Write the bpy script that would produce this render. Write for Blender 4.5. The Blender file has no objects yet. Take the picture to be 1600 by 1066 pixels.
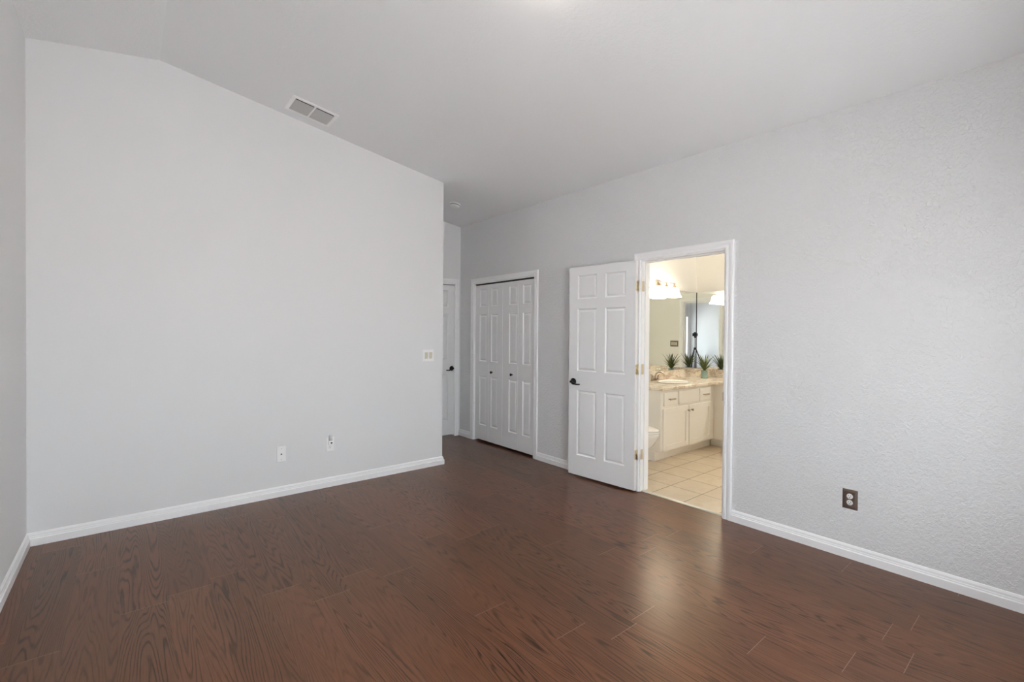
import bpy, bmesh, math, random
from mathutils import Vector, Matrix
PI = math.pi
random.seed(7)
S = bpy.context.scene
COL = S.collection

# ------------------------------------------------------------------ camera
H = 1.3865
FW = Vector((0.63536637, 0.77215365, -0.00939767))
RT = Vector((0.7722106, -0.63532851, 0.00696204))
UP = Vector((0.000594842291, 0.0116804299, 0.999931605))
cd = bpy.data.cameras.new('camera')
cd.sensor_width = 36; cd.lens = 727.98 * 36 / 1600
cd.shift_y = -5.2625 / 1600
cd.clip_start = 0.01; cd.clip_end = 100
cam = bpy.data.objects.new('camera', cd); COL.objects.link(cam)
cam.matrix_world = Matrix(((RT.x, UP.x, -FW.x, 0), (RT.y, UP.y, -FW.y, 0), (RT.z, UP.z, -FW.z, H), (0, 0, 0, 1)))
S.camera = cam

# ------------------------------------------------------------------ world, colour, sampling hints
W = bpy.data.worlds.new('sky'); S.world = W; W.use_nodes = True
bg = W.node_tree.nodes['Background']
bg.inputs[0].default_value = (0.87, 0.945, 1.0, 1); bg.inputs[1].default_value = 10.0
# bright overcast sky above the horizon, sunlit pale ground below it
wn_, wl_ = W.node_tree.nodes, W.node_tree.links
wtc = wn_.new('ShaderNodeTexCoord'); wsx = wn_.new('ShaderNodeSeparateXYZ'); wl_.new(wtc.outputs['Generated'], wsx.inputs[0])
wrp = wn_.new('ShaderNodeValToRGB'); wl_.new(wsx.outputs[2], wrp.inputs[0])
wmr = wn_.new('ShaderNodeMapRange'); wmr.inputs[1].default_value = -1; wmr.inputs[2].default_value = 1; wl_.new(wsx.outputs[2], wmr.inputs[0]); wl_.new(wmr.outputs[0], wrp.inputs[0])
we = wrp.color_ramp.elements
we[0].position = 0.47; we[0].color = (0.86, 0.86, 0.87, 1); we[1].position = 0.52; we[1].color = (0.87, 0.945, 1.0, 1)
wl_.new(wrp.outputs[0], bg.inputs[0])
S.view_settings.view_transform = 'Standard'; S.view_settings.look = 'None'
S.view_settings.gamma = 1; S.view_settings.use_curve_mapping = False
S.view_settings.exposure = 0.90
cy = S.cycles
cy.max_bounces = 14; cy.diffuse_bounces = 8; cy.glossy_bounces = 6; cy.transmission_bounces = 6; cy.transparent_max_bounces = 8
cy.caustics_reflective = False; cy.caustics_refractive = False
cy.sample_clamp_indirect = 6
cy.use_denoising = True; cy.use_adaptive_sampling = False
cy.denoising_input_passes = 'RGB_ALBEDO_NORMAL'; cy.denoising_prefilter = 'ACCURATE'
try: cy.denoiser = 'OPENIMAGEDENOISE'
except Exception: pass

# room dimensions, metres; camera stands at x=0, y=0
XL, XR, YB, YF = -0.504, 3.473, 4.256, -0.47
XE, YH = 2.557, 5.33                 # end of the back wall, end of the hall
XP = 3.588                           # bathroom side of the right wall
BX, BY = 6.12, 3.392                 # far corner of the bathroom
BYF = 0.35; BZ = 2.75
WIN = [(-0.36, -0.14), (0.38, 1.60), (2.36, 2.74)]  # front wall windows behind the camera; last two guessed to light the room
WZ0, WZ1 = 0.62, 1.90
def zc(x): return 3.349 - 0.1625 * abs(x - 0.177)

# window portals: they only guide sky light in through the two openings
for i, (a, b) in enumerate(WIN):
    l = bpy.data.lights.new('window_portal', 'AREA'); l.shape = 'RECTANGLE'
    l.size = b - a; l.size_y = WZ1 - WZ0; l.cycles.is_portal = True
    o = bpy.data.objects.new('window_portal', l); COL.objects.link(o)
    o.location = ((a + b) / 2, YF - 0.21, (WZ0 + WZ1) / 2); o.rotation_euler = (PI / 2, 0, PI)

# ------------------------------------------------------------------ materials
def mat(name, color=(0.8, 0.8, 0.8), rough=0.5, metal=0.0, spec=0.5, emit=None, es=0.0):
    m = bpy.data.materials.new(name); m.use_nodes = True
    b = m.node_tree.nodes['Principled BSDF']
    b.inputs['Base Color'].default_value = (*color, 1); b.inputs['Roughness'].default_value = rough
    b.inputs['Metallic'].default_value = metal; b.inputs['Specular IOR Level'].default_value = spec
    if emit: b.inputs['Emission Color'].default_value = (*emit, 1); b.inputs['Emission Strength'].default_value = es
    return m
class NT:
    def __init__(s, m): s.n = m.node_tree.nodes; s.l = m.node_tree.links; s.b = s.n['Principled BSDF']
    def new(s, t, **k):
        x = s.n.new(t)
        for a, v in k.items(): setattr(x, a, v)
        return x
    def link(s, a, b): s.l.new(a, b)
    def val(s, x, sock):
        if isinstance(x, (int, float)): sock.default_value = x
        else: s.link(x, sock)
    def math(s, op, a, b=0.0, c=None):
        x = s.new('ShaderNodeMath', operation=op); s.val(a, x.inputs[0]); s.val(b, x.inputs[1])
        if c is not None: s.val(c, x.inputs[2])
        return x.outputs[0]
    def obj(s): return s.new('ShaderNodeTexCoord').outputs['Object']
    def noise(s, vec, scale, detail=2, rough=0.5, dist=0.0):
        x = s.new('ShaderNodeTexNoise'); s.link(vec, x.inputs['Vector'])
        x.inputs['Scale'].default_value = scale; x.inputs['Detail'].default_value = detail
        x.inputs['Roughness'].default_value = rough; x.inputs['Distortion'].default_value = dist
        return x.outputs[0]
    def ramp(s, f, stops):
        x = s.new('ShaderNodeValToRGB'); s.link(f, x.inputs[0]); e = x.color_ramp.elements
        while len(e) < len(stops): e.new(0.5)
        for i, (p, c) in enumerate(stops): e[i].position = p; e[i].color = (*c, 1) if len(c) == 3 else c
        return x.outputs[0]
    def mix(s, f, a, b, blend='MIX'):
        x = s.new('ShaderNodeMix', data_type='RGBA', blend_type=blend)
        s.val(f, x.inputs[0])
        for v, k in ((a, 6), (b, 7)):
            if isinstance(v, tuple): x.inputs[k].default_value = (*v, 1)
            else: s.link(v, x.inputs[k])
        return x.outputs[2]
    def bump(s, h, strength, dist):
        x = s.new('ShaderNodeBump'); x.inputs['Strength'].default_value = strength; x.inputs['Distance'].default_value = dist
        s.link(h, x.inputs['Height']); s.link(x.outputs[0], s.b.inputs['Normal'])

def paint(name, color, rough, scale, strength, dist):
    m = mat(name, color, rough, spec=0.3); t = NT(m); v = t.obj()
    n = t.noise(v, scale, 3, 0.55, 0.6)
    h = t.ramp(n, [(0.40, (0, 0, 0)), (0.62, (1, 1, 1))])
    t.bump(h, strength, dist)
    return m
M = {}
M['wall'] = paint('wall_paint', (0.80, 0.80, 0.80), 0.6, 75, 0.10, 0.001)
M['wall_tex'] = paint('textured_wall_paint', (0.75, 0.75, 0.75), 0.55, 60, 0.75, 0.0022)
M['ceil'] = paint('ceiling_paint', (0.86, 0.865, 0.87), 0.7, 45, 0.25, 0.002)
M['bath_wall'] = paint('cream_wall_paint', (0.88, 0.87, 0.83), 0.55, 70, 0.2, 0.001)
M['trim'] = mat('white_gloss_trim', (0.93, 0.93, 0.93), 0.32)
M['door'] = mat('white_door_paint', (0.86, 0.86, 0.855), 0.36)
M['plastic'] = mat('white_plastic', (0.93, 0.93, 0.92), 0.3)
M['almond'] = mat('almond_plastic', (0.66, 0.62, 0.50), 0.3)
M['black'] = mat('black_metal', (0.008, 0.007, 0.007), 0.35, 0.5)
M['dark'] = mat('dark_slot', (0.02, 0.02, 0.02), 0.6)
M['grey'] = mat('grey_metal', (0.30, 0.30, 0.30), 0.45, 0.6)
M['brass'] = mat('brass', (0.74, 0.66, 0.48), 0.28, 0.9)
M['nickel'] = mat('brushed_nickel', (0.50, 0.42, 0.33), 0.3, 0.9)
M['bronze'] = mat('bronze_plate', (0.20, 0.155, 0.13), 0.33, 0.7)
M['cab'] = mat('cream_cabinet_paint', (0.88, 0.86, 0.81), 0.4)
M['china'] = mat('white_china', (0.86, 0.85, 0.82), 0.08)
M['mirror'] = mat('mirror_silver', (0.90, 0.93, 0.92), 0.0, 1.0)
M['pot'] = mat('green_glazed_pot', (0.22, 0.33, 0.28), 0.35)
M['soil'] = mat('potting_soil', (0.05, 0.035, 0.02), 0.9)
M['shade'] = mat('lit_glass_shade', (0.9, 0.85, 0.75), 0.3, emit=(1.0, 0.90, 0.76), es=9.5)
M['shade_added'] = mat('lit_glass_shade_far', (0.9, 0.85, 0.75), 0.3, emit=(1.0, 0.96, 0.90), es=25.0)  # stronger glow for the added second wall light
M['dome'] = mat('lit_glass_dome', (0.9, 0.88, 0.8), 0.3, emit=(1.0, 0.90, 0.78), es=10.0)
M['vent_in'] = mat('vent_grey', (0.16, 0.16, 0.155), 0.6)
M['vent_slat'] = mat('vent_slat_paint', (0.55, 0.55, 0.54), 0.5)
M['rubber'] = mat('black_rubber', (0.01, 0.01, 0.01), 0.7)
M['ground'] = mat('outdoor_paving', (0.5, 0.5, 0.48), 0.9)
m = mat('clear_plastic', (0.90, 0.91, 0.92), 0.12); m.node_tree.nodes['Principled BSDF'].inputs['Transmission Weight'].default_value = 0.25; M['clear'] = m
m = mat('lens_glass', (0.01, 0.01, 0.02), 0.05); M['lens'] = m

def glass():
    m = bpy.data.materials.new('window_glass'); m.use_nodes = True; n = m.node_tree.nodes; n.clear()
    a = n.new('ShaderNodeBsdfTransparent'); g = n.new('ShaderNodeBsdfGlossy'); g.inputs['Roughness'].default_value = 0
    mx = n.new('ShaderNodeMixShader'); mx.inputs[0].default_value = 0.05; o = n.new('ShaderNodeOutputMaterial')
    l = m.node_tree.links; l.new(a.outputs[0], mx.inputs[1]); l.new(g.outputs[0], mx.inputs[2]); l.new(mx.outputs[0], o.inputs[0])
    return m
M['glass'] = glass()

def leafmat():
    m = mat('spiky_leaf', (0.08, 0.12, 0.02), 0.45); t = NT(m)
    n = t.noise(t.obj(), 40, 2)
    t.link(t.ramp(n, [(0.3, (0.03, 0.055, 0.015)), (0.7, (0.16, 0.20, 0.03))]), t.b.inputs['Base Color'])
    return m
M['leaf'] = leafmat()

def wood():
    m = mat('dark_wood_laminate', (0.1, 0.05, 0.03), 0.3, spec=0.48); t = NT(m)
    t.b.inputs['Specular Tint'].default_value = (1.0, 0.76, 0.48, 1)
    PW, PL = 0.192, 1.29
    s = t.new('ShaderNodeSeparateXYZ'); t.link(t.obj(), s.inputs[0]); x, y = s.outputs[0], s.outputs[1]
    px = t.math('DIVIDE', t.math('ADD', x, 5.03), PW); ix = t.math('FLOOR', px); fx = t.math('FRACT', px)
    wn = t.new('ShaderNodeTexWhiteNoise', noise_dimensions='1D'); t.link(ix, wn.inputs['W'])
    py = t.math('ADD', t.math('DIVIDE', t.math('ADD', y, 7.0), PL), wn.outputs[0]); iy = t.math('FLOOR', py); fy = t.math('FRACT', py)
    c = t.new('ShaderNodeCombineXYZ'); t.link(ix, c.inputs[0]); t.link(iy, c.inputs[1])
    w2 = t.new('ShaderNodeTexWhiteNoise', noise_dimensions='2D'); t.link(c.outputs[0], w2.inputs['Vector'])
    rnd = w2.outputs[0]
    # grain space: stretched along y, each plank shifted to its own piece of the noise
    g = t.new('ShaderNodeCombineXYZ'); t.link(x, g.inputs[0]); t.link(t.math('MULTIPLY', y, 0.07), g.inputs[1]); t.link(t.math('MULTIPLY', rnd, 37.0), g.inputs[2])
    G = g.outputs[0]
    n1 = t.noise(G, 6.0, 2.0, 0.45, 0.15)
    g2 = t.new('ShaderNodeCombineXYZ'); t.link(x, g2.inputs[0]); t.link(t.math('MULTIPLY', y, 0.045), g2.inputs[1]); t.link(t.math('MULTIPLY', rnd, 11.0), g2.inputs[2])
    fib = t.noise(g2.outputs[0], 210, 3, 0.65)
    g3 = t.new('ShaderNodeCombineXYZ'); t.link(x, g3.inputs[0]); t.link(t.math('MULTIPLY', y, 0.10), g3.inputs[1]); t.link(t.math('MULTIPLY', rnd, 23.0), g3.inputs[2])
    rag = t.noise(g3.outputs[0], 48, 3, 0.6)
    ph = t.math('MULTIPLY_ADD', n1, 240.0, t.math('MULTIPLY', rag, 4.5))
    rings = t.math('MULTIPLY_ADD', t.math('SINE', ph), 0.5, 0.5)
    ring = t.ramp(rings, [(0.02, (0, 0, 0)), (0.30, (0.75, 0.75, 0.75)), (0.55, (1, 1, 1))])
    big = t.noise(G, 3.2, 2)
    msk = t.math('MULTIPLY', t.ramp(big, [(0.36, (0.40, 0.40, 0.40)), (0.56, (1, 1, 1))]), t.ramp(rag, [(0.32, (0.25, 0.25, 0.25)), (0.58, (1, 1, 1))]))
    base = t.mix(fib, (0.080, 0.029, 0.015), (0.182, 0.075, 0.039))
    dk = t.mix(fib, (0.014, 0.005, 0.003), (0.034, 0.013, 0.0075))
    sel = t.math('SUBTRACT', 1.0, t.math('MULTIPLY', t.math('SUBTRACT', 1.0, ring), msk))
    col = t.mix(sel, dk, base)
    tone = t.math('MULTIPLY_ADD', rnd, 0.30, 0.85)
    tc = t.new('ShaderNodeCombineXYZ')
    for i in range(3): t.link(tone, tc.inputs[i])
    col = t.mix(1.0, col, tc.outputs[0], 'MULTIPLY')
    # joints between planks
    ex = t.math('MULTIPLY', t.math('MINIMUM', fx, t.math('SUBTRACT', 1.0, fx)), PW)
    ey = t.math('MULTIPLY', t.math('MINIMUM', fy, t.math('SUBTRACT', 1.0, fy)), PL)
    jx = t.math('LESS_THAN', ex, 0.0007); jy = t.math('LESS_THAN', ey, 0.0011)
    col = t.mix(t.math('MULTIPLY', jx, 0.5), col, (0.05, 0.024, 0.017))
    col = t.mix(t.math('MULTIPLY', jy, 0.85), col, (0.30, 0.20, 0.15))
    t.link(col, t.b.inputs['Base Color'])
    r = t.math('MULTIPLY_ADD', fib, 0.02, 0.278); t.link(r, t.b.inputs['Roughness'])
    hgt = t.math('ADD', t.math('MULTIPLY', fib, 0.5), t.math('MULTIPLY', sel, 0.5))
    t.bump(hgt, 0.05, 0.0010)
    return m
M['wood'] = wood()

def tile():
    m = mat('beige_floor_tile', (0.6, 0.5, 0.38), 0.3); t = NT(m)
    mp = t.new('ShaderNodeMapping'); t.link(t.obj(), mp.inputs[0]); mp.inputs['Location'].default_value = (-3.54 + 0.302 * 20, -2.057 + 0.302 * 20, 0)
    b = t.new('ShaderNodeTexBrick'); t.link(mp.outputs[0], b.inputs['Vector'])
    b.offset = 0; b.squash = 1
    b.inputs['Scale'].default_value = 1; b.inputs['Brick Width'].default_value = 0.302; b.inputs['Row Height'].default_value = 0.302
    b.inputs['Mortar Size'].default_value = 0.0042; b.inputs['Mortar Smooth'].default_value = 0.1; b.inputs['Bias'].default_value = 0
    b.inputs['Color1'].default_value = (0.74, 0.64, 0.50, 1); b.inputs['Color2'].default_value = (0.68, 0.58, 0.45, 1)
    b.inputs['Mortar'].default_value = (0.26, 0.19, 0.11, 1)
    n = t.noise(t.obj(), 7, 4, 0.6, 0.8)
    col = t.mix(0.6, b.outputs[0], t.ramp(n, [(0.35, (0.82, 0.75, 0.68)), (0.7, (1, 1, 1))]), 'MULTIPLY')
    t.link(col, t.b.inputs['Base Color'])
    return m
M['tile'] = tile()

def stone():
    m = mat('veined_stone', (0.6, 0.5, 0.4), 0.2); t = NT(m)
    mp = t.new('ShaderNodeMapping'); t.link(t.obj(), mp.inputs[0]); mp.inputs['Rotation'].default_value = (0.3, 0.2, 0.5); mp.inputs['Scale'].default_value = (1, 2.2, 2.2)
    n = t.noise(mp.outputs[0], 2.6, 5, 0.62, 1.6)
    v = t.ramp(n, [(0.30, (0.40, 0.32, 0.27)), (0.38, (0.80, 0.72, 0.60)), (0.455, (0.58, 0.45, 0.35)), (0.48, (0.86, 0.80, 0.69)), (0.62, (0.84, 0.77, 0.64)), (0.655, (0.56, 0.50, 0.46)), (0.70, (0.86, 0.81, 0.73))])
    f = t.noise(t.obj(), 60, 3)
    t.link(t.mix(0.25, v, t.ramp(f, [(0.35, (0.6, 0.55, 0.5)), (0.6, (1, 1, 1))]), 'MULTIPLY'), t.b.inputs['Base Color'])
    return m
M['stone'] = stone()

# ------------------------------------------------------------------ mesh building
class MB:
    def __init__(s): s.v = []; s.f = []; s.sm = []; s.mi = []
    def add(s, vs, fs, smooth=False, mi=0):
        k = len(s.v); s.v += [tuple(v) for v in vs]
        for f in fs: s.f.append([i + k for i in f]); s.sm.append(smooth); s.mi.append(mi)
        return s
    def box(s, x0, x1, y0, y1, z0, z1, mi=0):
        v = [(x, y, z) for z in (z0, z1) for y in (y0, y1) for x in (x0, x1)]
        return s.add(v, [(0, 2, 3, 1), (4, 5, 7, 6), (0, 1, 5, 4), (2, 6, 7, 3), (0, 4, 6, 2), (1, 3, 7, 5)], mi=mi)
    def prism(s, poly, axis, a, b, mi=0):
        # poly: 2-D points in the two other axes, extruded along axis from a to b
        def P(p, t):
            q = list(p); q.insert(axis, t); return q
        n = len(poly); v = [P(p, a) for p in poly] + [P(p, b) for p in poly]
        fs = [tuple(range(n))[::-1], tuple(range(n, 2 * n))] + [(i, (i + 1) % n, n + (i + 1) % n, n + i) for i in range(n)]
        return s.add(v, fs, mi=mi)
    def lathe(s, prof, c=(0, 0, 0), ax=(0, 0, 1), seg=24, smooth=True, mi=0, sx=1, sy=1):
        # prof: (radius, height) pairs
        A = Vector(ax).normalized(); q = Vector((0, 0, 1)).rotation_difference(A); C = Vector(c)
        v = []; fs = []
        for r, h in prof:
            for k in range(seg):
                a = 2 * PI * k / seg; v.append(C + q @ Vector((r * sx * math.cos(a), r * sy * math.sin(a), h)))
        for i in range(len(prof) - 1):
            for k in range(seg):
                fs.append((i * seg + k, i * seg + (k + 1) % seg, (i + 1) * seg + (k + 1) % seg, (i + 1) * seg + k))
        s.add(v, fs, smooth, mi)
        n = len(s.v) - len(v)
        for i, flip in ((0, True), (len(prof) - 1, False)):
            if prof[i][0] > 1e-6:
                f = [n + i * seg + k for k in range(seg)]
                s.f.append(f[::-1] if flip else f); s.sm.append(False); s.mi.append(mi)
        return s
    def cyl(s, a, b, r, r2=None, seg=16, mi=0):
        a = Vector(a); b = Vector(b); L = (b - a).length
        return s.lathe([(r, 0), (r if r2 is None else r2, L)], a, b - a, seg, True, mi)
    def tube(s, pts, r, seg=10, mi=0):
        P = [Vector(p) for p in pts]; n = len(P); rr = r if isinstance(r, (list, tuple)) else [r] * n
        v = []; fs = []; last = None
        for i, p in enumerate(P):
            d = (P[min(i + 1, n - 1)] - P[max(i - 1, 0)]).normalized()
            if last is None:
                u = d.orthogonal().normalized()
            else:
                u = (last - d * last.dot(d)).normalized()
            last = u; w = d.cross(u)
            for k in range(seg):
                a = 2 * PI * k / seg; v.append(p + (u * math.cos(a) + w * math.sin(a)) * rr[i])
        for i in range(n - 1):
            for k in range(seg): fs.append((i * seg + k, i * seg + (k + 1) % seg, (i + 1) * seg + (k + 1) % seg, (i + 1) * seg + k))
        s.add(v, fs, True, mi)
        o = len(s.v) - len(v)
        s.f.append([o + k for k in range(seg)][::-1]); s.f.append([o + (n - 1) * seg + k for k in range(seg)]); s.sm += [False, False]; s.mi += [mi, mi]
        return s
    def build(s, name, m, parent=None, loc=(0, 0, 0), rot=(0, 0, 0), bevel=0, seg=2):
        me = bpy.data.meshes.new(name); me.from_pydata(s.v, [], s.f)
        bm = bmesh.new(); bm.from_mesh(me); bmesh.ops.recalc_face_normals(bm, faces=bm.faces); bm.to_mesh(me); bm.free()
        for p, sm, mi in zip(me.polygons, s.sm, s.mi): p.use_smooth = sm; p.material_index = mi
        for k in (m if isinstance(m, (list, tuple)) else [m]): me.materials.append(M[k])
        o = bpy.data.objects.new(name, me); COL.objects.link(o)
        o.location = loc; o.rotation_euler = rot
        if parent: o.parent = parent
        if bevel:
            b = o.modifiers.new('bevel', 'BEVEL'); b.width = bevel; b.segments = seg; b.limit_method = 'ANGLE'; b.angle_limit = math.radians(40)
        return o
def thing(name, label, cat, loc=(0, 0, 0), rot=(0, 0, 0), group=None):
    o = bpy.data.objects.new(name, None); COL.objects.link(o); o.empty_display_size = 0.05
    o.location = loc; o.rotation_euler = rot; tag(o, label, cat, group); return o
def tag(o, label, cat=None, group=None, kind=None):
    o['label'] = label
    if cat: o['category'] = cat
    if group: o['group'] = group
    if kind: o['kind'] = kind
    return o
def struct(o, label, cat):
    return tag(o, label, cat, kind='structure')

# ------------------------------------------------------------------ shell
def gable(x0, x1):
    p = [(x0, 0), (x1, 0), (x1, zc(x1) + 0.03)]
    if x0 < 0.177 < x1: p.append((0.177, zc(0.177) + 0.03))
    p.append((x0, zc(x0) + 0.03)); return p
T = 0.12
struct(MB().prism(gable(XL - T, XE), 1, YB, YB + T).build('wall_back', 'wall'), 'smooth white back wall meeting the sloped ceiling', 'wall')
struct(MB().prism([(YF - .22, 0), (YB, 0), (YB, zc(XL) + 0.02), (YF - .22, zc(XL) + 0.02)], 0, XL - T, XL).build('wall_left', 'wall'), 'white side wall at the left edge of the room', 'wall')
struct(MB().box(XE - T, XE, YB + T, YH, 0, zc(XE) + 0.02).build('wall_hall_left', 'wall'), 'side wall of the short hall behind the back wall corner', 'wall')
hw = MB(); hx0, hx1, hz = 2.632, 3.412, 2.045
hw.box(XE - T, hx0, YH, YH + T, 0, hz); hw.box(hx1, XP, YH, YH + T, 0, hz); hw.box(XE - T, XP, YH, YH + T, hz, zc(XE - T) - 0.01)
struct(hw.build('wall_hall_end', 'wall'), 'narrow white wall at the end of the hall above and beside its door', 'wall')
# right wall with the bathroom and closet openings
D0, D1, DZ = 1.690, 2.446, 2.036
C0, C1, CZ = 3.826, 5.000, 2.028
w = MB(); zt = zc(XR) + 0.02
for a, b, z0, z1 in ((YF - .22, D0, 0, zt), (D0, D1, DZ, zt), (D1, C0, 0, zt), (C0, C1, CZ, zt), (C1, YH, 0, zt)):
    w.box(XR, XP, a, b, z0, z1)
struct(w.build('wall_right', 'wall_tex'), 'long textured white wall with the closet and bathroom openings', 'wall')
# front wall behind the camera; middle and right windows are added for light
TF = 0.22; w = MB(); xs = [XL, WIN[0][0], WIN[0][1], WIN[1][0], WIN[1][1], WIN[2][0], WIN[2][1], XR]
w.box(XL, XR, YF - TF, YF, 0, WZ0)
for i in (0, 2, 4, 6): w.box(xs[i], xs[i + 1], YF - TF, YF, WZ0, WZ1)
w.prism([(XL, WZ1), (XR, WZ1), (XR, zc(XR) + .02), (0.177, zc(.177) + .02), (XL, zc(XL) + .02)], 1, YF - TF, YF)
struct(w.build('wall_front', 'wall'), 'white front wall with three windows, two of them guessed for light, facing the back wall', 'wall')
for i, (a, b) in enumerate(WIN):
    o = MB().box(a, b, YF - 0.175, YF - 0.170, WZ0, WZ1).build('window_%d' % (i + 1), 'glass')
    struct(o, ('narrow window beside the left wall', 'added unseen wide middle window', 'guessed unseen narrow window beside the right wall')[i] + ' in the front wall', 'window')
    f = MB(); q = 0.035
    f.box(a, a + q, YF - .19, YF - .15, WZ0, WZ1); f.box(b - q, b, YF - .19, YF - .15, WZ0, WZ1)
    f.box(a, b, YF - .19, YF - .15, WZ0, WZ0 + q); f.box(a, b, YF - .19, YF - .15, WZ1 - q, WZ1)
    zm = (WZ0 + WZ1) / 2; f.box(a, b, YF - .19, YF - .15, zm - .018, zm + .018)
    f.build('window_frame', 'trim', o)
    MB().box(a - .02, b + .02, YF - .15, YF + .03, WZ0 - .02, WZ0).build('window_sill', 'trim', o)
# ceilings
cl = MB()
cl.prism([(XL - T, zc(XL - T)), (0.177, 3.349), (XP + .02, zc(XP + .02)), (XP + .02, zc(XP + .02) + .12), (0.177, 3.47), (XL - T, zc(XL - T) + .12)], 1, YF - .22, YH + T)
struct(cl.build('ceiling', 'ceil'), 'vaulted grey white ceiling with a ridge near the left wall', 'ceiling')
# floors
fl = MB().box(XL - T, 3.492, YF - .22, YH + T, -0.05, 0); fl.box(3.492, 4.30, C0 - .05, C1 + .1, -0.05, 0)
struct(fl.build('floor', 'wood'), 'dark reddish brown wood plank floor of the bedroom', 'floor')
struct(MB().box(3.496, BX + T, BYF - T, BY + T, -0.05, 0.0).build('floor_bathroom', 'tile'), 'beige square tile floor of the bathroom', 'floor')
struct(MB().box(XE - T, XP, YH + T + .12, YH + T + .2, -.05, 2.6).box(XE - T, XP, YH + T, YH + T + .2, 2.2, 2.3).box(XE - T - .05, XE - T, YH + T, YH + T + .2, -.05, 2.6).box(XP, XP + .05, YH + T, YH + T + .2, -.05, 2.6).box(XE - T, XP, YH + T, YH + T + .2, -.1, -.05).build('hall_light_block', 'wall'), 'added unseen boxes beyond the hall door that block stray sky light', 'wall')  # unseen enclosure added to stop light leaking around the hall door
# closet interior
ci = MB(); ci.box(4.25, 4.30, C0 - .1, C1 + .1, 0, 2.5); ci.box(XP, 4.25, C0 - .1, C0 - .05, 0, 2.5); ci.box(XP, 4.25, C1 + .05, C1 + .1, 0, 2.5); ci.box(XP, 4.30, C0 - .1, C1 + .1, 2.45, 2.5)
struct(ci.build('wall_closet', 'wall'), 'walls inside the closet behind the folding doors', 'wall')
# bathroom shell
struct(MB().box(XP, BX, BY, BY + T, 0, BZ).build('wall_bathroom_back', 'bath_wall'), 'cream bathroom wall behind the sink mirror', 'wall')
struct(MB().box(BX, BX + T, BYF - T, BY + T, 0, BZ).build('wall_bathroom_right', 'bath_wall'), 'cream bathroom wall behind the second mirror', 'wall')
struct(MB().box(XP, BX, BYF - T, BYF, 0, BZ).build('wall_bathroom_front', 'bath_wall'), 'cream bathroom wall hidden to the right of the doorway', 'wall')
wl = MB()
for a, b, z0, z1 in ((BYF, D0, 0, BZ), (D0, D1, DZ, BZ), (D1, BY, 0, BZ)): wl.box(XP, XP + 0.004, a, b, z0, z1)
struct(wl.build('wall_bathroom_left', 'bath_wall'), 'cream bathroom face of the wall around the doorway', 'wall')
struct(MB().box(XP, BX + T, BYF - T, BY + T, BZ, BZ + .08).build('ceiling_bathroom', 'bath_wall'), 'flat cream bathroom ceiling', 'ceiling')

# ------------------------------------------------------------------ baseboards and casings
BASE = [(0, 0), (.018, 0), (.018, .046), (.0125, .051), (.0125, .057), (.010, .061), (.009, .072), (.004, .081), (0, .084)]
def sweep(path, prof, side=1):
    # path: floor polyline; profile (distance from wall, height); side +1 = left of the walking direction
    P = [Vector(p) for p in path]; n = len(P); N = []
    for i in range(n - 1):
        d = (P[i + 1] - P[i]).normalized(); N.append(Vector((-d.y, d.x)) * side)
    v = []; fs = []; k = len(prof)
    for i in range(n):
        if i == 0: o = N[0]
        elif i == n - 1: o = N[-1]
        else: o = (N[i - 1] + N[i]) / (1 + N[i - 1].dot(N[i]))
        for d, z in prof: q = P[i] + o * d; v.append((q.x, q.y, z))
    for i in range(n - 1):
        for j in range(k): fs.append((i * k + j, i * k + (j + 1) % k, (i + 1) * k + (j + 1) % k, (i + 1) * k + j))
    fs += [tuple(range(k)), tuple(range((n - 1) * k, n * k))]
    return MB().add(v, fs)
CW = 0.063
struct(sweep([(XL, YB), (XL, YF)], BASE).build('baseboard_left', 'trim'), 'white moulded baseboard along the left wall', 'baseboard')
struct(sweep([(XL, YB), (XE, YB), (XE, YH)], BASE, -1).build('baseboard_back', 'trim'), 'white moulded baseboard along the back wall, wrapping its corner', 'baseboard')
struct(sweep([(XR, YF), (XR, D0 - CW)], BASE).build('baseboard_right', 'trim'), 'white moulded baseboard right of the bathroom doorway', 'baseboard')
struct(sweep([(XR, D1 + CW), (XR, C0 - CW)], BASE).build('baseboard_middle', 'trim'), 'white baseboard between closet and bathroom door', 'baseboard')
struct(sweep([(XR, C1 + CW), (XR, YH)], BASE).build('baseboard_hall', 'trim'), 'short white baseboard between closet and hall corner', 'baseboard')
struct(sweep([(XL, YF), (XR, YF)], BASE).build('baseboard_front', 'trim'), 'white baseboard under the front windows', 'baseboard')
CAS = [(0, 0), (0, .011), (.006, .015), (.020, .015), (.026, .012), (.044, .017), (.058, .017), (CW, .012), (CW, 0)]
def casing(name, a, b, zt, face, axis, sgn, label, lo=0.004, hi=0.004):
    # axis 0: wall plane x=face, opening along y; axis 1: wall plane y=face, opening along x
    v = []; fs = []; k = len(CAS)
    for st in range(4):
        for wd, dp in CAS:
            t = (a - lo - wd) if st < 2 else (b + hi + wd); z = 0 if st in (0, 3) else zt + lo + wd
            v.append((face + sgn * dp, t, z) if axis == 0 else (t, face + sgn * dp, z))
    for i in range(3):
        for j in range(k): fs.append((i * k + j, i * k + (j + 1) % k, (i + 1) * k + (j + 1) % k, (i + 1) * k + j))
    fs += [tuple(range(k)), tuple(range(3 * k, 4 * k))]
    return struct(MB().add(v, fs).build(name, 'trim'), label, 'trim')
JT = 0.012
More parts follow.
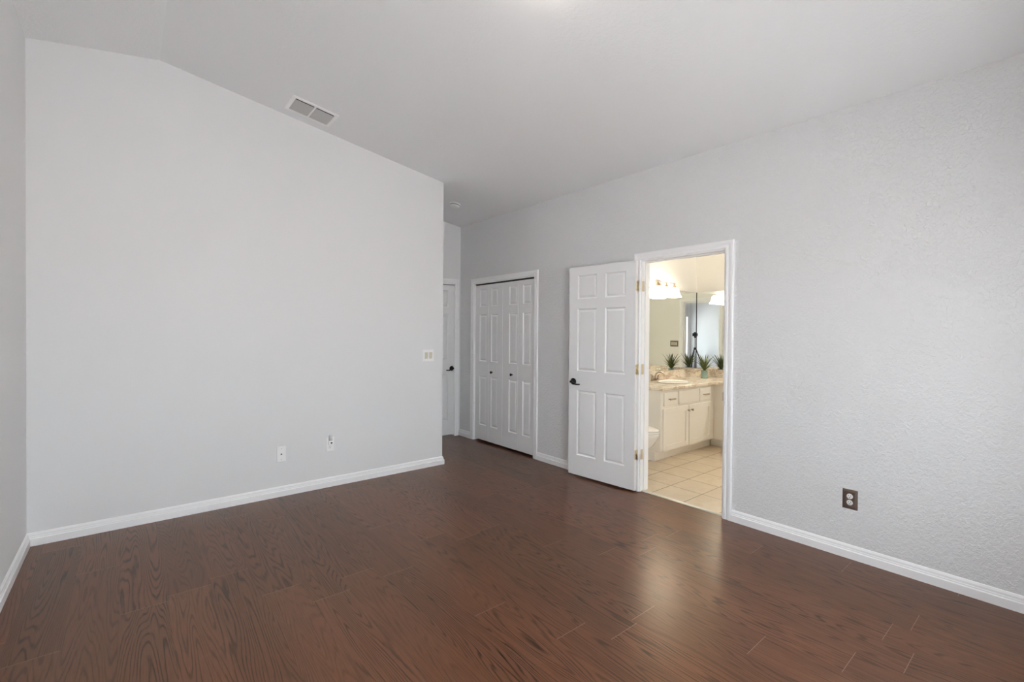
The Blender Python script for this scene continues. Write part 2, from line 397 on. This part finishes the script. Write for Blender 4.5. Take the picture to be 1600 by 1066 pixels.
def jamb(name, a, b, zt, x0, x1, axis, label, stop=None):
    j = MB()
    def bx(t0, t1, d0, d1, z0, z1): j.box(d0, d1, t0, t1, z0, z1) if axis == 0 else j.box(t0, t1, d0, d1, z0, z1)
    bx(a, a + JT, x0, x1, 0, zt); bx(b - JT, b, x0, x1, 0, zt); bx(a + JT, b - JT, x0, x1, zt - JT, zt)
    if stop:
        s0, s1 = stop; bx(a + JT, a + JT + .011, s0, s1, 0, zt - JT); bx(b - JT - .011, b - JT, s0, s1, 0, zt - JT); bx(a + JT + .011, b - JT - .011, s0, s1, zt - JT - .011, zt - JT)
    return struct(j.build(name, 'trim'), label, 'trim')
casing('trim_1', D0, D1, DZ, XR, 0, -1, 'white moulded casing around the bathroom doorway', lo=-.002, hi=-.002)
jamb('trim_2', D0, D1, DZ, XR - .002, XP + .002, 0, 'white jamb lining the bathroom doorway', (XR + .040, XR + .075))
casing('trim_3', C0, C1, CZ, XR, 0, -1, 'white casing around the closet opening', lo=-.004, hi=-.004)
jamb('trim_4', C0, C1, CZ, XR - .002, XP, 0, 'white jamb lining the closet opening')
casing('trim_5', hx0, hx1, hz, YH, 1, -1, 'white casing around the hall door', lo=-.004, hi=-.03)
jamb('trim_6', hx0, hx1, hz, YH, YH + T, 1, 'white jamb around the hall door')
casing('trim_7', D0, D1, DZ, XP + .004, 0, 1, 'casing on the bathroom side of its doorway')
# threshold strip of the bathroom doorway
struct(MB().prism([(3.494, 0), (3.497, .008), (3.512, .011), (3.530, .006), (3.530, 0)], 1, D0 + JT, D1 - JT).build('trim_8', 'almond'), 'thin beige threshold strip between wood floor and bathroom tile', 'trim')

# ------------------------------------------------------------------ doors
def panel_door(mb, wd, ht, th, cols, rows):
    xs = sorted({0, wd, *[c for a in cols for c in a]}); zs = sorted({0, ht, *[c for a in rows for c in a]})
    def rings(x0, x1, z0, z1, y, s):
        lv = [(0, 0), (.003, -.005), (.009, -.010), (.015, -.010), (.030, -.003)]
        v = []
        for i, d in lv: v += [(x0 + i, y + s * d, z0 + i), (x1 - i, y + s * d, z0 + i), (x1 - i, y + s * d, z1 - i), (x0 + i, y + s * d, z1 - i)]
        fs = []
        for r in range(len(lv) - 1):
            for k in range(4): fs.append((r * 4 + k, r * 4 + (k + 1) % 4, r * 4 + 4 + (k + 1) % 4, r * 4 + 4 + k))
        r = (len(lv) - 1) * 4; fs.append((r, r + 1, r + 2, r + 3))
        mb.add(v, fs)
    for y, s in ((0, 1), (-th, -1)):
        for i in range(len(xs) - 1):
            for j in range(len(zs) - 1):
                a, b, c, d = xs[i], xs[i + 1], zs[j], zs[j + 1]
                if (a, b) in cols and (c, d) in rows: rings(a, b, c, d, y, s)
                else: mb.add([(a, y, c), (b, y, c), (b, y, d), (a, y, d)], [(0, 1, 2, 3)])
    for x in (0, wd): mb.add([(x, 0, 0), (x, 0, ht), (x, -th, ht), (x, -th, 0)], [(0, 1, 2, 3)])
    for z in (0, ht): mb.add([(0, 0, z), (wd, 0, z), (wd, -th, z), (0, -th, z)], [(0, 1, 2, 3)])
    return mb
def weld(o):
    bm = bmesh.new(); bm.from_mesh(o.data); bmesh.ops.remove_doubles(bm, verts=bm.verts, dist=1e-5)
    bmesh.ops.recalc_face_normals(bm, faces=bm.faces); bm.to_mesh(o.data); bm.free()
    for p in o.data.polygons: p.use_smooth = False
    return o
ROWS = [(.195, .825), (1.010, 1.610), (1.705, 1.930)]
def lever(parent, x, z, sgn, y=0.0):
    # rosette and a waved lever on the face y=0 (+y out), pointing along sgn*x
    h = bpy.data.objects.new('door_handle', None); COL.objects.link(h); h.parent = parent
    MB().lathe([(0, 0), (.032, 0), (.033, .006), (.027, .012), (.014, .016), (0.011, .05), (0, .052)], (x, y, z), (0, 1, 0), 24).build('rosette', 'black', h)
    pts = []; rr = []
    for i in range(13):
        t = i / 12; pts.append((x + sgn * (t * .105), y + .045 - .006 * math.sin(t * PI), z - .002 - .022 * math.sin(min(1, t * 1.25) * PI / 2) + .012 * max(0, t - .55) ** 1.0)); rr.append(.0095 - .003 * t)
    MB().tube(pts, rr, 12).build('lever', 'black', h)
    return h
# bathroom door, swung open towards the closet
A = Vector((3.410, 2.452)); Bp = Vector((3.348, 3.181)); ang = math.atan2((Bp - A).y, (Bp - A).x)
DW = (Bp - A).length
d = weld(panel_door(MB(), DW, 2.012, .035, [(.100, .315), (.410, .632)], ROWS).build('door_1', 'door', loc=(A.x, A.y, .017), rot=(0, 0, ang)))
struct(d, 'white six panel bathroom door swung open against the right wall', 'door')
h1 = lever(d, .675, .905, -1); h1['label'] = 'black waved lever handle'
MB().box(DW - .001, DW + .0015, -.029, -.006, .87, .94).build('latch_plate', 'brass', d)
for z in (1.79, 1.06, .31):
    hg = MB()
    hg.lathe([(.0055, 0), (.0055, .09)], (-.008, -.037, z - .045), (0, 0, 1), 12)
    pr = [(.000, -.045), (-.0016, -.045)]
    # leaf plates with rounded corners: one on the door edge, one turned out to the jamb side
    def plate(y0, y1, x):
        r = .010; pts = []
        for cx_, cz_, a0 in ((y1 - r, z + .045 - r, 0), (y0 + r * .3, z + .045 - r, 90), (y0 + r * .3, z - .045 + r, 180), (y1 - r, z - .045 + r, 270)):
            rx = r if a0 in (0, 270) else r * .3
            for k in range(5):
                a = math.radians(a0 + k * 22.5); pts.append((cx_ + rx * math.cos(a), cz_ + r * math.sin(a)))
        hg.prism(pts, 0, x - .0018, x)
    plate(-.034, -.004, 0.0)
    o = hg.build('hinge', 'brass', d); o['label'] = 'brass butt hinge'
    sc = MB()
    for dz in (-.03, 0, .03): sc.lathe([(0, 0), (.004, 0), (.003, .001), (0, .0012)], (-.0018, -.014 - .006 * (dz == 0), z + dz), (-1, 0, 0), 8)
    sc.build('screw', 'bronze', o)
    # the jamb half of the hinge belongs to the doorway trim
    jp = MB().box(XR + .002, XR + .036, D1 - JT - .0018, D1 - JT, z + .017 - .045, z + .017 + .045).build('hinge_plate', 'brass', bpy.data.objects['trim_2'], bevel=.0006)
# closet bifold doors: four narrow leaves in two folding pairs
BW = (C1 - C0 - 2 * JT - .010) / 4
cols_abs = [(4.742, 4.888), (4.508, 4.645), (4.142, 4.290), (3.902, 4.040)]   # measured positions along the wall
FX = XR + .012
for pair, label in ((0, 'white folding closet door pair, the far one beside the hall'), (1, 'white folding closet door pair, the near one')):
    y0 = C0 + JT + .005 + (2 * BW + 0.002 if pair == 0 else 0)
    root = bpy.data.objects.new('door_%d' % (2 + pair), None); COL.objects.link(root); root.location = (FX, y0, .024); root.rotation_euler = (0, 0, PI / 2)
    struct(root, label, 'door')
    for j in range(2):
        lx = j * BW; ab = cols_abs[(1 - j) + 2 * pair]
        cc = (ab[0] - y0 - lx, ab[1] - y0 - lx)
        o = MB(); panel_door(o, BW - .002, 1.972, .028, [cc], [(z0 - .006, z1 - .012) for z0, z1 in ROWS])
        o = weld(o.build('door_leaf', 'door', root, loc=(lx, 0, 0)))
        if (pair == 0 and j == 0) or (pair == 1 and j == 1):
            kx = (4.616 - y0 - lx) if pair == 0 else (4.228 - y0 - lx)
            k = MB().lathe([(0, 0), (.010, 0), (.006, .006), (.006, .012), (.016, .018), (.017, .024), (.012, .030), (0, .032)], (kx, 0, .875), (0, 1, 0), 20).build('knob', 'black', o); k['label'] = 'small black round knob'
# closet head track
struct(MB().box(FX + .003, FX + .026, C0 + JT, C1 - JT, CZ - JT - .012, CZ - JT).build('trim_9', 'dark'), 'dark folding door track under the closet head', 'trim')
# hall door
d = weld(panel_door(MB(), .748, 2.0, .035, [(.105, .325), (.425, .640)], ROWS).build('door_4', 'door', loc=(hx1 - JT - .003, YH + .012, .022), rot=(0, 0, PI)))
struct(d, 'white six panel door at the end of the hall, mostly behind the back wall', 'door')
h4 = lever(d, .050, .888, 1); h4['label'] = 'black waved lever handle'

# ------------------------------------------------------------------ ceiling vent, smoke detector, ceiling lamp
slope = math.atan(0.1625)
def on_ceiling(o, x, y, off=0.0): o.location = (x, y, zc(x) - off); o.rotation_euler = (0, slope, 0)
v = thing('ceiling_vent', 'white rectangular air vent with two slatted halves on the sloped ceiling', 'vent'); on_ceiling(v, 1.158, 4.000)
fr = MB(); hxw, hyw, b = .178, .135, .028
fr.box(-hxw, hxw, -hyw, -hyw + b, -.010, 0); fr.box(-hxw, hxw, hyw - b, hyw, -.010, 0)
fr.box(-hxw, -hxw + b, -hyw + b, hyw - b, -.010, 0); fr.box(hxw - b, hxw, -hyw + b, hyw - b, -.010, 0); fr.box(-.007, .007, -hyw + b, hyw - b, -.010, 0)
fr.build('frame', 'plastic', v, bevel=.003)
MB().box(-hxw + b, hxw - b, -hyw + b, hyw - b, -.002, 0).build('duct_opening', 'dark', v)
for s0, s1 in ((-hxw + b, -.007), (.007, hxw - b)):
    n = 9
    for k in range(n):
        yy = -hyw + b + .030 + k * (2 * hyw - 2 * b - .031) / (n - 1)
        sl = MB().prism([(yy + .008, -.0095), (yy - .005, -.0030), (yy - .006, -.0040), (yy + .007, -.0105)], 0, s0, s1).build('slat', 'vent_slat', v)
sd = thing('smoke_detector', 'small round white smoke detector on the hall ceiling', 'smoke detector'); on_ceiling(sd, 2.955, 4.66)
MB().lathe([(0, 0), (.066, 0), (.066, -.010), (.060, -.012), (0, -.012)], seg=32).build('base', 'plastic', sd)
MB().lathe([(.056, -.012), (.056, -.026), (.050, -.036), (.030, -.040), (0, -.041)], seg=32).build('cover', 'plastic', sd)
MB().lathe([(.0565, -.014), (.0568, -.0175), (.0565, -.021)], seg=32).build('smoke_slot', 'vent_in', sd)
lp = thing('ceiling_lamp', 'round frosted ceiling lamp giving a warm glow just above the picture', 'lamp'); on_ceiling(lp, 1.50, 1.60)
MB().lathe([(0, 0), (.15, 0), (.15, -.018), (.14, -.022), (0, -.022)], seg=40).build('lamp_base', 'nickel', lp)
MB().lathe([(.138, -.022), (.13, -.045), (.10, -.066), (.06, -.078), (0, -.083)], seg=40).build('glass_dome', 'dome', lp)

# ------------------------------------------------------------------ switches and outlets
def cplate(w_, h_, t_, bev):
    # bevelled plate in local x,z with +y out
    v = [(-w_/2, 0, -h_/2), (w_/2, 0, -h_/2), (w_/2, 0, h_/2), (-w_/2, 0, h_/2)]
    v += [(-w_/2, .001, -h_/2), (w_/2, .001, -h_/2), (w_/2, .001, h_/2), (-w_/2, .001, h_/2)]
    a, c = w_/2 - bev, h_/2 - bev
    v += [(-a, t_, -c), (a, t_, -c), (a, t_, c), (-a, t_, c)]
    fs = [(0, 1, 2, 3), (8, 9, 10, 11)]
    for r in (0, 4):
        for k in range(4): fs.append((r + k, r + (k + 1) % 4, r + 4 + (k + 1) % 4, r + 4 + k))
    return MB().add(v, fs)
def receptacle(parent, z, t_, m_='plastic', r=.0165):
    o = MB().lathe([(0, 0), (r, 0), (r, .0025), (r - .001, .003), (0, .003)], (0, t_ - .0005, z), (0, 1, 0), 24, sx=1.0).build('receptacle', m_, parent)
    sl = MB(); y0 = t_ + .0022; sl.box(-.0078, -.0054, y0, y0 + .0012, z + .001, z + .009); sl.box(.0052, .0076, y0, y0 + .0012, z + .002, z + .0085)
    sl.lathe([(0, 0), (.0026, 0), (.0026, .0012), (0, .0012)], (0, y0, z - .0075), (0, 1, 0), 12)
    sl.build('slots', 'dark', o); return o
def screw(parent, x, z, t_, m_):
    MB().lathe([(0, 0), (.003, 0), (.0025, .001), (0, .0013)], (x, t_ - .0003, z), (0, 1, 0), 10).build('screw', m_, parent)
BACKROT = (0, 0, PI)                # +y local -> -y world
RIGHTROT = (0, 0, PI / 2)           # +y local -> -x world
sw = thing('light_switch', 'white plate with two almond rocker switches on the back wall near its corner', 'light switch', (2.385, YB, 1.152), BACKROT)
cplate(.132, .132, .006, .006).build('switch_plate', 'plastic', sw)
for x in (-.025, .025):
    r = MB().prism([(.005, -.033), (.008, -.033), (.0105, .033), (.005, .033)], 0, x - .0165, x + .0165).build('rocker', 'almond', sw, bevel=.0008)
def duplex(name, label, loc, rot, plate='plastic', rec='plastic', w_=.072, h_=.118, bev=.004, t_=.0055):
    o = thing(name, label, 'outlet', loc, rot)
    cplate(w_, h_, t_, bev).build('outlet_plate', plate, o)
    for z in (-.0195, .0195): receptacle(o, z, t_, rec)
    screw(o, 0, 0, t_, plate)
    return o
o = thing('wall_outlet', 'white phone and cable outlet plate low on the back wall, left of the plug-in light', 'outlet', (.992, YB, .356), BACKROT)
cplate(.072, .132, .0055, .004).build('outlet_plate', 'plastic', o)
MB().box(-.009, .009, .005, .0075, -.009, .009).build('jack_frame', 'plastic', o); MB().box(-.0055, .0055, .0072, .008, -.006, .004).build('jack_socket', 'dark', o)
screw(o, 0, .045, .0055, 'grey'); screw(o, 0, -.045, .0055, 'grey')
duplex('wall_outlet', 'white duplex outlet low on the back wall holding a clear plug-in light', (1.394, YB, .378), BACKROT, h_=.125)
nl = thing('plug_in_night_light', 'small clear and grey night light plugged into the back wall outlet', 'night light', (1.392, YB - .0085, .405), BACKROT)
MB().box(-.017, .017, 0, .026, -.026, .012).build('plug_body', 'plastic', nl, bevel=.005)
MB().lathe([(.015, 0), (.016, .02), (.015, .040), (.010, .048), (0, .050)], (0, .015, .012), (0, 0, 1), 20).build('clear_shade', 'clear', nl)
MB().box(-.012, .002, .0255, .029, -.014, -.002).build('sensor', 'dark', nl)
duplex('wall_outlet', 'bronze duplex outlet low on the right wall, right of the bathroom doorway', (XR, .892, .366), RIGHTROT, 'bronze', 'china', .080, .122, .014, .007)

# ------------------------------------------------------------------ bathroom
CT, BS = .81, .915           # counter top and backsplash top
FYv, FXv = 2.852, 5.585      # cabinet fronts
def shaker(mb, a, b, z0, z1, t_, bw):
    # raised frame with a flat field; front plane local y: 0 back .. -t_ front (facing -y)
    mb.box(a, b, -t_ + .006, 0, z0, z1)
    mb.box(a, a + bw, -t_, -t_ + .006, z0, z1); mb.box(b - bw, b, -t_, -t_ + .006, z0, z1)
    mb.box(a + bw, b - bw, -t_, -t_ + .006, z0, z0 + bw); mb.box(a + bw, b - bw, -t_, -t_ + .006, z1 - bw, z1)
    return mb
va = thing('vanity_cabinet', 'cream vanity cabinet under the sink with two doors and drawers', 'cabinet', (4.43, FYv, 0))
cb = MB(); L = FXv - 4.43
cb.box(0, L, 0.0, BY - FYv - .005, .10, CT - .035); cb.box(-.022 + .02, L + .05, .07, BY - FYv - .005, 0, .10)
cb.build('body', 'cab', va, bevel=.002)
for nm, a, b, z0, z1 in (('drawer', .045, .308, .605, .748), ('false_front', .345, .757, .602, .750), ('drawer', .793, 1.035, .603, .745)):
    p = MB(); p.box(a, b, -.018, 0, z0, z1); p = p.build(nm, 'cab', va, bevel=.004)
    if nm == 'drawer':
        c = (a + b) / 2; q = MB(); q.tube([(c - .05, -.018, (z0 + z1) / 2), (c - .05, -.04, (z0 + z1) / 2), (c + .05, -.04, (z0 + z1) / 2), (c + .05, -.018, (z0 + z1) / 2)], .005, 8)
        q.box(c - .052, c + .052, -.046, -.036, (z0 + z1) / 2 - .008, (z0 + z1) / 2 + .008); q.build('handle', 'nickel', p)
for a, b, kx in ((.030, .536, .507), (.556, 1.058, .585)):
    p = shaker(MB(), a, b, .118, .574, .020, .058).build('door', 'cab', va, bevel=.0015)
    MB().lathe([(0, 0), (.007, 0), (.006, .012), (.014, .018), (.015, .024), (.010, .028), (0, .029)], (kx + .01, -.020, .520), (0, -1, 0), 16).build('knob', 'nickel', p)
vb = thing('vanity_cabinet', 'cream side cabinet at the right edge of the doorway with a dark pull', 'cabinet', (FXv, FYv, 0))
y1 = 1.55
cb = MB(); cb.box(0, BX - FXv - .005, y1 - FYv, 0, .10, CT - .035); cb.box(.062, BX - FXv - .005, y1 - FYv, .07, 0, .10); cb.box(.05, BX - FXv - .005, 0, BY - FYv - .005, .10, CT - .035)
cb.build('body', 'cab', vb, bevel=.002)
for a, b in ((-.62, -.115), (-1.16, -.66)):
    # a tall door faced towards -x
    s_ = MB(); s_.box(-.020, -.006, a, b, .115, .745) ; s_.box(-.020 - .006, -.020, a, a + .058, .115, .745); s_.box(-.026, -.020, b - .058, b, .115, .745)
    s_.box(-.026, -.020, a + .058, b - .058, .115, .173); s_.box(-.026, -.020, a + .058, b - .058, .687, .745)
    s_.box(-.006, 0, a, b, .115, .745)
    p = s_.build('door', 'cab', vb, bevel=.0015)
    MB().tube([(-.026, b - .022, .59), (-.048, b - .022, .59), (-.048, b - .022, .69), (-.026, b - .022, .69)], .006, 8).build('handle', 'bronze', p)
# worktop: L-shape with a rounded inner corner, and its backsplash
yc, xc = FYv - .030, FXv - .030
r = .10; arc = [(xc - r + r * math.cos(a), yc - r + r * math.sin(a)) for a in [math.radians(90 - 15 * k) for k in range(7)]]
poly = [(4.405, yc)] + arc + [(xc, y1 - .02), (BX - .003, y1 - .02), (BX - .003, BY - .003), (4.405, BY - .003)]
ct = MB().prism(poly, 2, CT - .034, CT).build('countertop', 'stone', bevel=.006)
tag(ct, 'veined beige stone countertop turning the corner over both vanity cabinets', 'countertop')
tag(MB().box(4.405, BX - .003, BY - .022, BY - .003, CT, BS).build('backsplash', 'stone', bevel=.003), 'veined beige stone backsplash strip under the sink mirror', 'backsplash')
tag(MB().box(BX - .022, BX - .003, y1 - .02, BY - .0225, CT, BS).build('backsplash', 'stone', bevel=.003), 'veined beige stone backsplash strip under the mirror right of the corner', 'backsplash')
# basin
sk = MB().lathe([(.215, .004), (.222, .012), (.216, .017), (.200, .014), (.185, .004), (.150, .0035), (.05, .0028), (0, .0027)], (0, 0, 0), (0, 0, 1), 48, sy=.80).build('sink_basin', 'china', loc=(5.055, 3.085, CT - .0015))
tag(sk, 'white oval sink basin set into the stone countertop', 'sink')
fc = thing('faucet', 'brushed nickel arched faucet with lever handles behind the sink', 'faucet', (5.045, 3.325, CT))
MB().box(-.085, .085, -.024, .024, 0, .012).build('faucet_base', 'nickel', fc, bevel=.006)
pts = [(0, 0, .01), (0, 0, .06), (0, -.012, .092), (0, -.045, .112), (0, -.085, .110), (0, -.118, .092), (0, -.132, .072)]
MB().tube(pts, [.016, .013, .012, .011, .010, .010, .011], 12).build('spout', 'nickel', fc)
for x in (-.062, .062):
    hn = MB().lathe([(.018, 0), (.014, .02), (.012, .045), (.015, .055), (0, .062)], (x, 0, .01), (0, 0, 1), 16); s_ = 1 if x > 0 else -1
    hn.tube([(x, 0, .066), (x + s_ * .02, -.006, .076), (x + s_ * .055, -.012, .080)], [.007, .006, .005], 8); hn.build('lever', 'nickel', fc)
# mirrors
ma = MB().box(4.45, BX - .010, BY - .009, BY - .002, BS + .003, 1.970).build('wall_mirror', 'mirror'); MB().box(BX - .011, BX - .0092, BY - .0112, BY - .0095, BS + .003, 1.970).box(BX - .020, BX - .011, BY - .0100, BY - .0091, BS + .003, 1.970).build('seam_strip', 'dark', ma); tag(ma, 'large frameless mirror over the sink, left of the corner seam', 'mirror')
mb_ = MB().box(BX - .009, BX - .002, y1, BY - .010, BS + .003, 1.970).build('wall_mirror', 'mirror'); tag(mb_, 'frameless mirror right of the corner seam', 'mirror')
# vanity light
vl = thing('vanity_light', 'nickel wall light with three glowing glass shades above the sink mirror', 'wall lamp', (5.18, BY, 2.02))
MB().box(-.058, .058, -.018, 0, -.045, .045).build('backplate', 'nickel', vl, bevel=.004)
MB().cyl((0, -.015, .012), (0, -.12, .012), .008).build('arm', 'nickel', vl)
MB().box(-.20, .20, -.126, -.112, .006, .018).build('crossbar', 'nickel', vl, bevel=.002)
for x in (-.18, 0, .18):
    MB().lathe([(0, .012), (.010, .010), (.012, -.012), (.026, -.034), (.036, -.044), (0, -.046)], (x, -.12, 0), (0, 0, 1), 20).build('lamp_holder', 'nickel', vl)
    MB().lathe([(.040, -.046), (.050, -.055), (.058, -.090), (.070, -.130), (.090, -.162), (.087, -.162), (.067, -.130), (.055, -.090), (.047, -.058), (0, -.050)], (x, -.12, 0), (0, 0, 1), 24).build('glass_shade', 'shade', vl)
vroot = bpy.data.objects['vanity_light']
added_light = vroot.copy(); COL.objects.link(added_light); added_light.location = (BX, 1.75, 2.02); added_light.rotation_euler = (0, 0, -PI / 2)  # unseen copy of the wall light, added to brighten the bathroom
added_light['label'] = 'added nickel three shade wall light brightening the bathroom above the second vanity, hidden past the doorway edge'
for ch in list(vroot.children):
    c_ = ch.copy(); COL.objects.link(c_); c_.parent = added_light
    if ch.name.startswith('glass_shade'): c_.data = ch.data.copy(); c_.data.materials[0] = M['shade_added']
# backsplash outlet, seen in the mirror
ho = thing('wall_outlet', 'cream outlet lying sideways on the backsplash, seen in the mirror above the faucet', 'outlet', (BX - .022, 2.80, .868), RIGHTROT)
pl = cplate(.118, .062, .005, .003).build('outlet_plate', 'almond', ho)
for x in (-.020, .020): MB().lathe([(0, 0), (.015, 0), (.015, .003), (0, .003)], (x, .0045, 0), (0, 1, 0), 20).build('receptacle', 'plastic', ho)
# dark switch plate on the inside of the doorway wall, seen in the mirror
ds = thing('light_switch', 'dark plate of three cream switches, seen in the bathroom mirror', 'light switch', (XP + .004, 1.510, 1.198), (0, 0, -PI / 2))
cplate(.178, .120, .006, .006).build('switch_plate', 'bronze', ds)
for x in (-.046, 0, .046): MB().box(x - .0165, x + .0165, .005, .009, -.033, .033).build('rocker', 'almond', ds, bevel=.0008)
# plant
pt = thing('potted_plant', 'small spiky green plant in a pale green pot on the counter corner', 'plant', (5.885, 3.140, CT))
MB().lathe([(0, 0), (.046, 0), (.048, .008), (.044, .014), (.040, .018), (.041, .098), (.043, .104), (.038, .104), (.036, .094), (0, .092)], seg=28).build('pot', 'pot', pt)
MB().lathe([(0, .0955), (.0355, .0955)], seg=20).build('soil', 'soil', pt)
fo = MB(); rnd = random.Random(4)
for k in range(30):
    a = k * 2.399963; t0 = k / 29; tilt = math.radians(12 + 52 * t0 + rnd.uniform(-6, 6)); Ln = .245 - .10 * t0 + rnd.uniform(-.02, .02)
    if k % 6 == 3: tilt = math.radians(38); Ln = .26
    dr = Vector((math.cos(a), math.sin(a), 0)); sd_ = Vector((-math.sin(a), math.cos(a), 0)); p = Vector((0, 0, .09)) + dr * .006; N_ = 8; vs = []; e = tilt * .55
    for i in range(N_ + 1):
        u = i / N_; wdt = .0105 * (1 - u) ** .8 * (0.75 + u) + .0003
        nrm = Vector((-dr.x * math.cos(e), -dr.y * math.cos(e), math.sin(e)))
        vs += [p - sd_ * wdt + nrm * wdt * .5, p, p + sd_ * wdt + nrm * wdt * .5, p - nrm * .0012 * (1 - u)]
        e = tilt * (.55 + .75 * u); p = p + (dr * math.sin(e) + Vector((0, 0, 1)) * math.cos(e)) * Ln / N_
    fs = []
    for i in range(N_):
        q = i * 4
        for a_, b_ in ((0, 1), (1, 2), (2, 3), (3, 0)): fs.append((q + a_, q + b_, q + 4 + b_, q + 4 + a_))
    fo.add(vs, fs, True)
fo.build('foliage', 'leaf', pt)
# toilet: tank on the bathroom back wall, bowl facing the doorway wall's near end
tl = thing('toilet', 'white toilet partly visible at the left side of the bathroom doorway', 'toilet', (4.00, BY, 0))
def oval(cxy, rx, ryf, ryb, z, n=32):
    out = []
    for k in range(n):
        a = 2 * PI * k / n; c, s_ = math.cos(a), math.sin(a); out.append((cxy[0] + rx * c, cxy[1] + (ryf if s_ < 0 else ryb) * s_, z))
    return out
def loft(rs):
    v = []; n = len(rs[0]); fs = []
    for r_ in rs: v += r_
    for i in range(len(rs) - 1):
        for k in range(n): fs.append((i * n + k, i * n + (k + 1) % n, (i + 1) * n + (k + 1) % n, (i + 1) * n + k))
    fs += [tuple(range(n))[::-1], tuple(range((len(rs) - 1) * n, len(rs) * n))]
    return MB().add(v, fs, True)
c0 = (0, -.46)
loft([oval((0, -.36), .11, .20, .26, 0), oval((0, -.36), .11, .20, .26, .03), oval((0, -.37), .095, .17, .22, .10), oval((0, -.40), .11, .20, .20, .18), oval((0, -.45), .15, .27, .20, .27), oval(c0, .178, .315, .20, .35), oval(c0, .186, .325, .21, .392), oval(c0, .182, .320, .205, .400)]).build('bowl', 'china', tl)
loft([oval(c0, .184, .322, .21, .4015), oval(c0, .188, .327, .21, .408), oval(c0, .186, .325, .21, .418)]).build('seat', 'china', tl)
loft([oval(c0, .182, .320, .21, .4195), oval(c0, .187, .326, .21, .426), oval(c0, .182, .320, .205, .437), oval(c0, .155, .285, .18, .443), oval(c0, .05, .1, .08, .446)]).build('seat_lid', 'china', tl)
MB().box(-.21, .21, -.215, -.012, .385, .74).build('tank', 'china', tl, bevel=.02, seg=3)
MB().box(-.22, .22, -.225, -.008, .742, .775).build('tank_lid', 'china', tl, bevel=.01, seg=3)

# ------------------------------------------------------------------ the photographer's camera and tripod, seen in the mirrors
C = Vector((0, 0, H)); F2 = Vector((FW.x, FW.y, 0)).normalized(); R2 = Vector((F2.y, -F2.x, 0))
pc = thing('photo_camera', 'black camera on a tripod reflected at the mirror seam', 'camera', tuple(C - F2 * .075 + Vector((0, 0, 0))), (0, 0, math.atan2(F2.y, F2.x) - PI / 2))
MB().box(-.070, .070, -.05, .0, -.048, .040).box(-.028, .028, -.045, .0, .040, .066).build('camera_body', 'black', pc, bevel=.006)
MB().lathe([(.036, 0), (.038, .03), (.036, .045), (.030, .046), (0, .040)], (0, 0, 0), (0, 1, 0), 28).build('lens', 'black', pc)
MB().lathe([(.028, 0.0), (.015, .004), (0, .005)], (0, .038, 0), (0, 1, 0), 24).build('lens_glass', 'lens', pc)
B0 = C - F2 * .095
tp = thing('tripod', 'black and grey tripod reflected in the bathroom mirror', 'tripod', (B0.x, B0.y, 0), (0, 0, math.atan2(F2.y, F2.x) - PI / 2))
zt_ = H - .0485
MB().lathe([(.028, -.012), (.028, 0), (0, 0)], (0, 0, zt_), seg=20).lathe([(.012, -.05), (.024, -.04), (.026, -.025), (.018, -.012)], (0, 0, zt_), seg=20).build('ball_head', 'black', tp)
MB().cyl((0, 0, .38), (0, 0, zt_ - .045), .0125, seg=14).build('centre_column', 'grey', tp)
MB().lathe([(0, -.035), (.030, -.03), (.034, 0), (.030, .03), (0, .035)], (0, 0, .99), seg=20).build('collar', 'black', tp)
for k, (lx, ly) in enumerate(((.866, .5), (-.866, .5), (.15, -.985))):
    a = Vector((lx * .03, ly * .03, .98)); rr_ = .40 if k < 2 else .30; b_ = Vector((lx * rr_, ly * rr_, .012)); mid = a.lerp(b_, .5); q3 = a.lerp(b_, .8)
    lg = MB().cyl(a, mid, .0145, seg=12).cyl(mid, q3, .0115, seg=12).cyl(q3, b_, .0085, seg=12).build('leg', 'black', tp)
    MB().lathe([(.018, -.02), (.019, .02)], mid, b_ - a, 14).build('leg_clamp', 'black', lg)
    MB().lathe([(.0145, -.015), (.0155, .015)], q3, b_ - a, 14).build('leg_clamp', 'black', lg)
    MB().lathe([(0, 0), (.014, 0), (.014, .02), (.009, .028)], (b_.x, b_.y, 0.0), seg=12).build('rubber_foot', 'rubber', lg)
